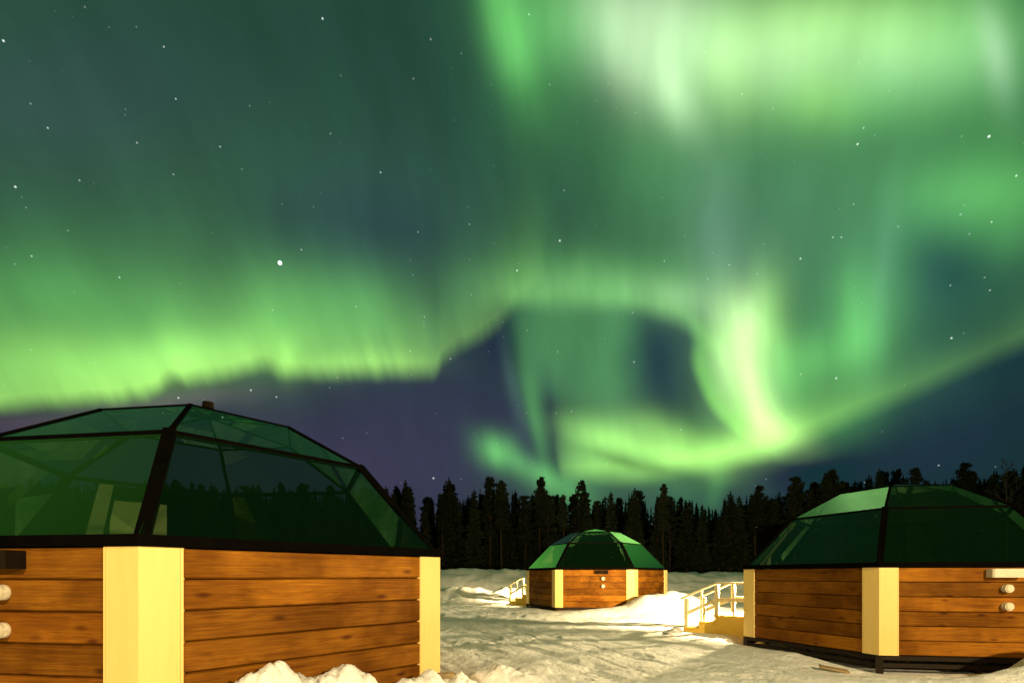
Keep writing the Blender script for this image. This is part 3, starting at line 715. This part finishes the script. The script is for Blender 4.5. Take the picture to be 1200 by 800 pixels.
def spruce(h,w,dense=1.0,lean=.0):
    t=empty('spruce_tree',(0,0,0)); trunk(h*.98,.13,t,.08); P_=[];D_=[];S_=[]
    z=h*.10; 
    while z<h*.985:
        f=z/h; rad=w*(1-f)**.85*(.75+.45*random.random())+.10; nb=random.randint(5,7) if f<.8 else 4; a0=random.random()*6.28
        for b in range(nb):
            if random.random()<.10: continue
            a=a0+6.283*b/nb+random.uniform(-.3,.3); rl=rad*random.uniform(.6,1.15); dr=random.uniform(.10,.38)*(1.1-f)-.25*f
            n=max(4,int(rl*13*dense))
            for q in range(n):
                s=(q+.6)/n; x=rl*s
                p=Vector((x*math.cos(a),x*math.sin(a),z-dr*x*(1.2-.6*s)))+Vector([random.uniform(-.09,.09) for _ in range(3)])
                P_.append(p); D_.append(Vector((math.cos(a+random.uniform(-1.1,1.1)),math.sin(a+random.uniform(-1.1,1.1)),random.uniform(-.55,.25)))); S_.append(random.uniform(.28,.50)*(1.1-.45*f))
        z+=h*.022*random.uniform(.7,1.4)
    for q in range(7): P_.append(Vector((0,0,h*(.95+.008*q)))); D_.append(Vector((random.uniform(-.4,.4),random.uniform(-.4,.4),1))); S_.append(.24)
    tri_cloud('crown',P_,D_,S_,NEEDLE,t); return t
def pine(h,w,base=.45,dense=1.0):
    t=empty('pine_tree',(0,0,0)); trunk(h*.96,.12,t,.22); P_=[];D_=[];S_=[]
    bmL=B()
    nl=int(36*dense)
    for b in range(nl):
        f=base+(1-base)*((b+random.random())/nl); z=h*f; k=(f-base)/(1-base)
        rl=w*(.45+1.1*k*(1-k)*2.0+ .1)*(1-k*.55)*random.uniform(.55,1.2); a=b*2.4+random.uniform(-.5,.5); up=random.uniform(-.05,.5)+.4*k
        e=Vector((rl*math.cos(a),rl*math.sin(a),z+up*rl)); bar(bmL,(0,0,z-.1),e,.035,.035,(0.1,.2,1))
        nc=random.randint(3,5)
        for c in range(nc):
            s=.45+.6*(c+random.random())/nc; cc=Vector((0,0,z-.1)).lerp(e,s)+Vector([random.uniform(-.18,.18) for _ in range(3)]); cr=random.uniform(.12,.25)
            for q in range(int(22*dense)):
                d=Vector([random.gauss(0,1) for _ in range(3)]).normalized(); P_.append(cc+Vector((d.x,d.y,d.z*.6))*cr*random.random()**.5); D_.append(d+Vector((0,0,.5))); S_.append(random.uniform(.15,.27))
    part('limbs',bmL,BARK,t)
    for q in range(10): P_.append(Vector((random.uniform(-.12,.12),random.uniform(-.12,.12),h*(.93+.007*q)))); D_.append(Vector((random.uniform(-.5,.5),random.uniform(-.5,.5),1))); S_.append(.26)
    tri_cloud('crown',P_,D_,S_,NEEDLE,t); return t
random.seed(11)
protos=[(spruce(9.4,1.35),9.4),(spruce(9.8,1.0),9.8),(spruce(9.0,1.6),9.0),(pine(9.6,1.15,.4),9.6),(pine(10.0,.95,.5),10.0),(pine(9.2,1.4,.38),9.2),(spruce(9.5,1.15,.9),9.5),(pine(10.2,.8,.58,.8),10.2)]
used=[False]*len(protos)
SKYLINE=[(-300,560),(0,560),(300,565),(452,570),(475,562),(490,575),(508,578),(526,560),(540,582),(556,574),(574,562),(588,566),(604,574),(622,578),(634,562),(648,582),(662,574),(682,566),(700,586),(716,576),(744,572),(760,584),(778,570),(795,584),(812,582),(826,590),(843,586),(856,576),(870,578),(890,572),(905,578),(918,570),(932,562),(950,566),(974,554),(990,564),(1010,560),(1030,549),(1046,552),(1072,552),(1092,562),(1110,556),(1132,546),(1150,556),(1170,551),(1195,545),(1260,540),(1500,535)]
def top_at(u): return float(np.interp(u,[p[0] for p in SKYLINE],[p[1] for p in SKYLINE]))
def place(k,x,y,h,label,group):
    o0,h0=protos[k]
    if not used[k]: o=o0; used[k]=True
    else: o=copy_tree(o0)
    o.location=(x,y,gz(x,y)-.05); s=h/h0; ws=random.uniform(.7,1.05)*(.55+.45*s); o.scale=(ws,ws,s); o.rotation_euler=(0,0,random.random()*6.28)
    tag(o,label,'tree',group); return o
# trees that stand out on the skyline, by where they rise
PEAKS=[(452,0,'spruce at the left end of the visible forest edge beside the near hut'),(475,1,'narrow spruce rising just right of the near glass dome'),(526,1,'tall pointed spruce, highest of the trees right of the near hut'),(556,6,'slim spruce with a thin top left of the pair of tall pines'),(574,3,'tall pine, left one of the pair left of the middle hut'),(588,4,'tall pine, right one of the pair left of the middle hut'),(634,4,'pine standing alone above the skyline just left of the middle hut'),(682,3,'round topped pine rising directly above the middle hut'),(716,6,'lean spruce above the right half of the middle hut'),(744,0,'pointed spruce right above the right edge of the middle hut'),(778,4,'tall pine with tufted top right of the middle hut'),(856,2,'broad spruce in the low part of the skyline under the aurora band'),(890,5,'bushy pine left of the right hand dome'),(932,5,'broad crowned pine just left of the right hand dome'),(974,3,'high pine behind the left slope of the right hand dome'),(1030,1,'pointed spruce behind the peak of the right hand dome'),(1072,5,'wide pine behind the right slope of the right hand dome'),(1132,5,'tallest broad pine over the right end of the right hand dome'),(1165,2,'dense dark spruce at the right edge beside the bare birch')]
for i,(uu,k,lab) in enumerate(PEAKS):
    y=50+3*((i*7)%5)/5; x=(uu-600)/FK*y; z0=gz(x,y); h=1.2+(673.7-top_at(uu))/FK*y-z0
    place(k,x,y,h,lab,'conifers on the skyline')
GEN='dark conifer lost in the black forest wall behind the huts'
n=0
for row,(y0,dens,lo,hi) in enumerate(((52,1.75,2,18),(57,1.6,1,17),(63,1.7,0,16),(69,2.4,0,15))):
    x=-62.0-row*5
    while x<62+row*5:
        yy_=y0+random.uniform(-2,2); uu=600+x/yy_*FK
        if -60<uu<1290:
            h=1.2+(673.7-(top_at(uu)+random.uniform(lo,hi)))/FK*yy_-gz(x,yy_)
            place(random.choice([0,1,2,3,6,4,5,6,7,0,2,1]),x,yy_,h,GEN,'conifers of the forest wall'); n+=1
        x+=dens*random.uniform(.6,1.5)
# the wood behind reads as one mass
def forest_mass():
    V=[];F=[]
    def cone(x,y,z,h,w,nl=9,nb=7):
        for q in range(nl):
            f=(q+random.random()*.7)/nl; zz=z+h*(.06+.90*f); r=(w*(1-f)**.85+.07)
            for i in range(nb):
                a=random.random()*6.283; b=len(V); c,s=math.cos(a),math.sin(a); rr=r*random.uniform(.6,1.25); wd=rr*random.uniform(.2,.4)
                V.extend([(x+c*rr-s*wd*.4,y+s*rr+c*wd*.4,zz-rr*random.uniform(.1,.5)),(x+s*wd,y-c*wd,zz+h*.02),(x-s*wd*.6,y+c*wd*.6,zz+h*.05)]); F.append((b,b+1,b+2))
        b=len(V); V.extend([(x-.07,y,z+h*.9),(x+.07,y,z+h*.9),(x,y,z+h)]); F.append((b,b+1,b+2))
        b=len(V); V.extend([(x,y-.07,z+h*.9),(x,y+.07,z+h*.9),(x,y,z+h)]); F.append((b,b+1,b+2))
    for q in range(700):
        y=random.uniform(72,88); x=random.uniform(-1.08,1.08)*y; uu=600+x/y*FK; g0=gz(x,y)
        h=1.2+(673.7-top_at(uu)-random.choice((2,6,9,12,15,18))*random.uniform(.6,1.2))/FK*y-g0; cone(x,y,g0,h,random.uniform(.9,1.7),30,8)
    for q in range(900):
        y=random.uniform(88,125); x=random.uniform(-1.2,1.2)*y; cone(x,y,gz(x,y),random.uniform(7.6,9.6),random.uniform(1.3,2.0),12,8)
    for q in range(900):       # low growth at the wood's edge
        y=random.uniform(52,75); x=random.uniform(-1.15,1.15)*y; cone(x,y,gz(x,y)-.2,random.uniform(1.5,4.5),random.uniform(.8,1.5))
    me=bpy.data.meshes.new('forest'); me.from_pydata(V,[],F); me.materials.append(NEEDLE); o=bpy.data.objects.new('forest',me); COL.objects.link(o)
    tag(o,'deep dark conifer forest reading as one black mass behind the first trees','forest',kind='stuff')
forest_mass()
# bare birch at the right
def birch():
    t=empty('bare_birch',(0,0,0)); random.seed(5); trunk(10.8,.09,t,.15,BIRCHBARK); bm=B()
    def grow(p,d,l,r,lv):
        e=p+d*l; bar(bm,p,e,r,r,(.1,.2,1) if abs(d.z)<.9 else (1,0,0))
        if lv>0:
            for q in range(3):
                s=random.uniform(.35,1); nd=(d+Vector((random.uniform(-.7,.7),random.uniform(-.7,.7),random.uniform(-.1,.5)))).normalized(); grow(p+d*l*s,nd,l*random.uniform(.45,.7),r*.6,lv-1)
    for q in range(20):
        z=3.5+7*q/20; a=q*2.4; grow(Vector((0,0,z)),Vector((math.cos(a)*.7,math.sin(a)*.7,.75)).normalized(),1.7*(1-q/28),.035,3)
    part('branches',bm,BIRCHBARK,t); return t
o=birch(); y=49.; x=(1180-600)/FK*y; o.location=(x,y,gz(x,y)); tag(o,'thin bare birch with fine twigs at the right edge of the skyline','tree')
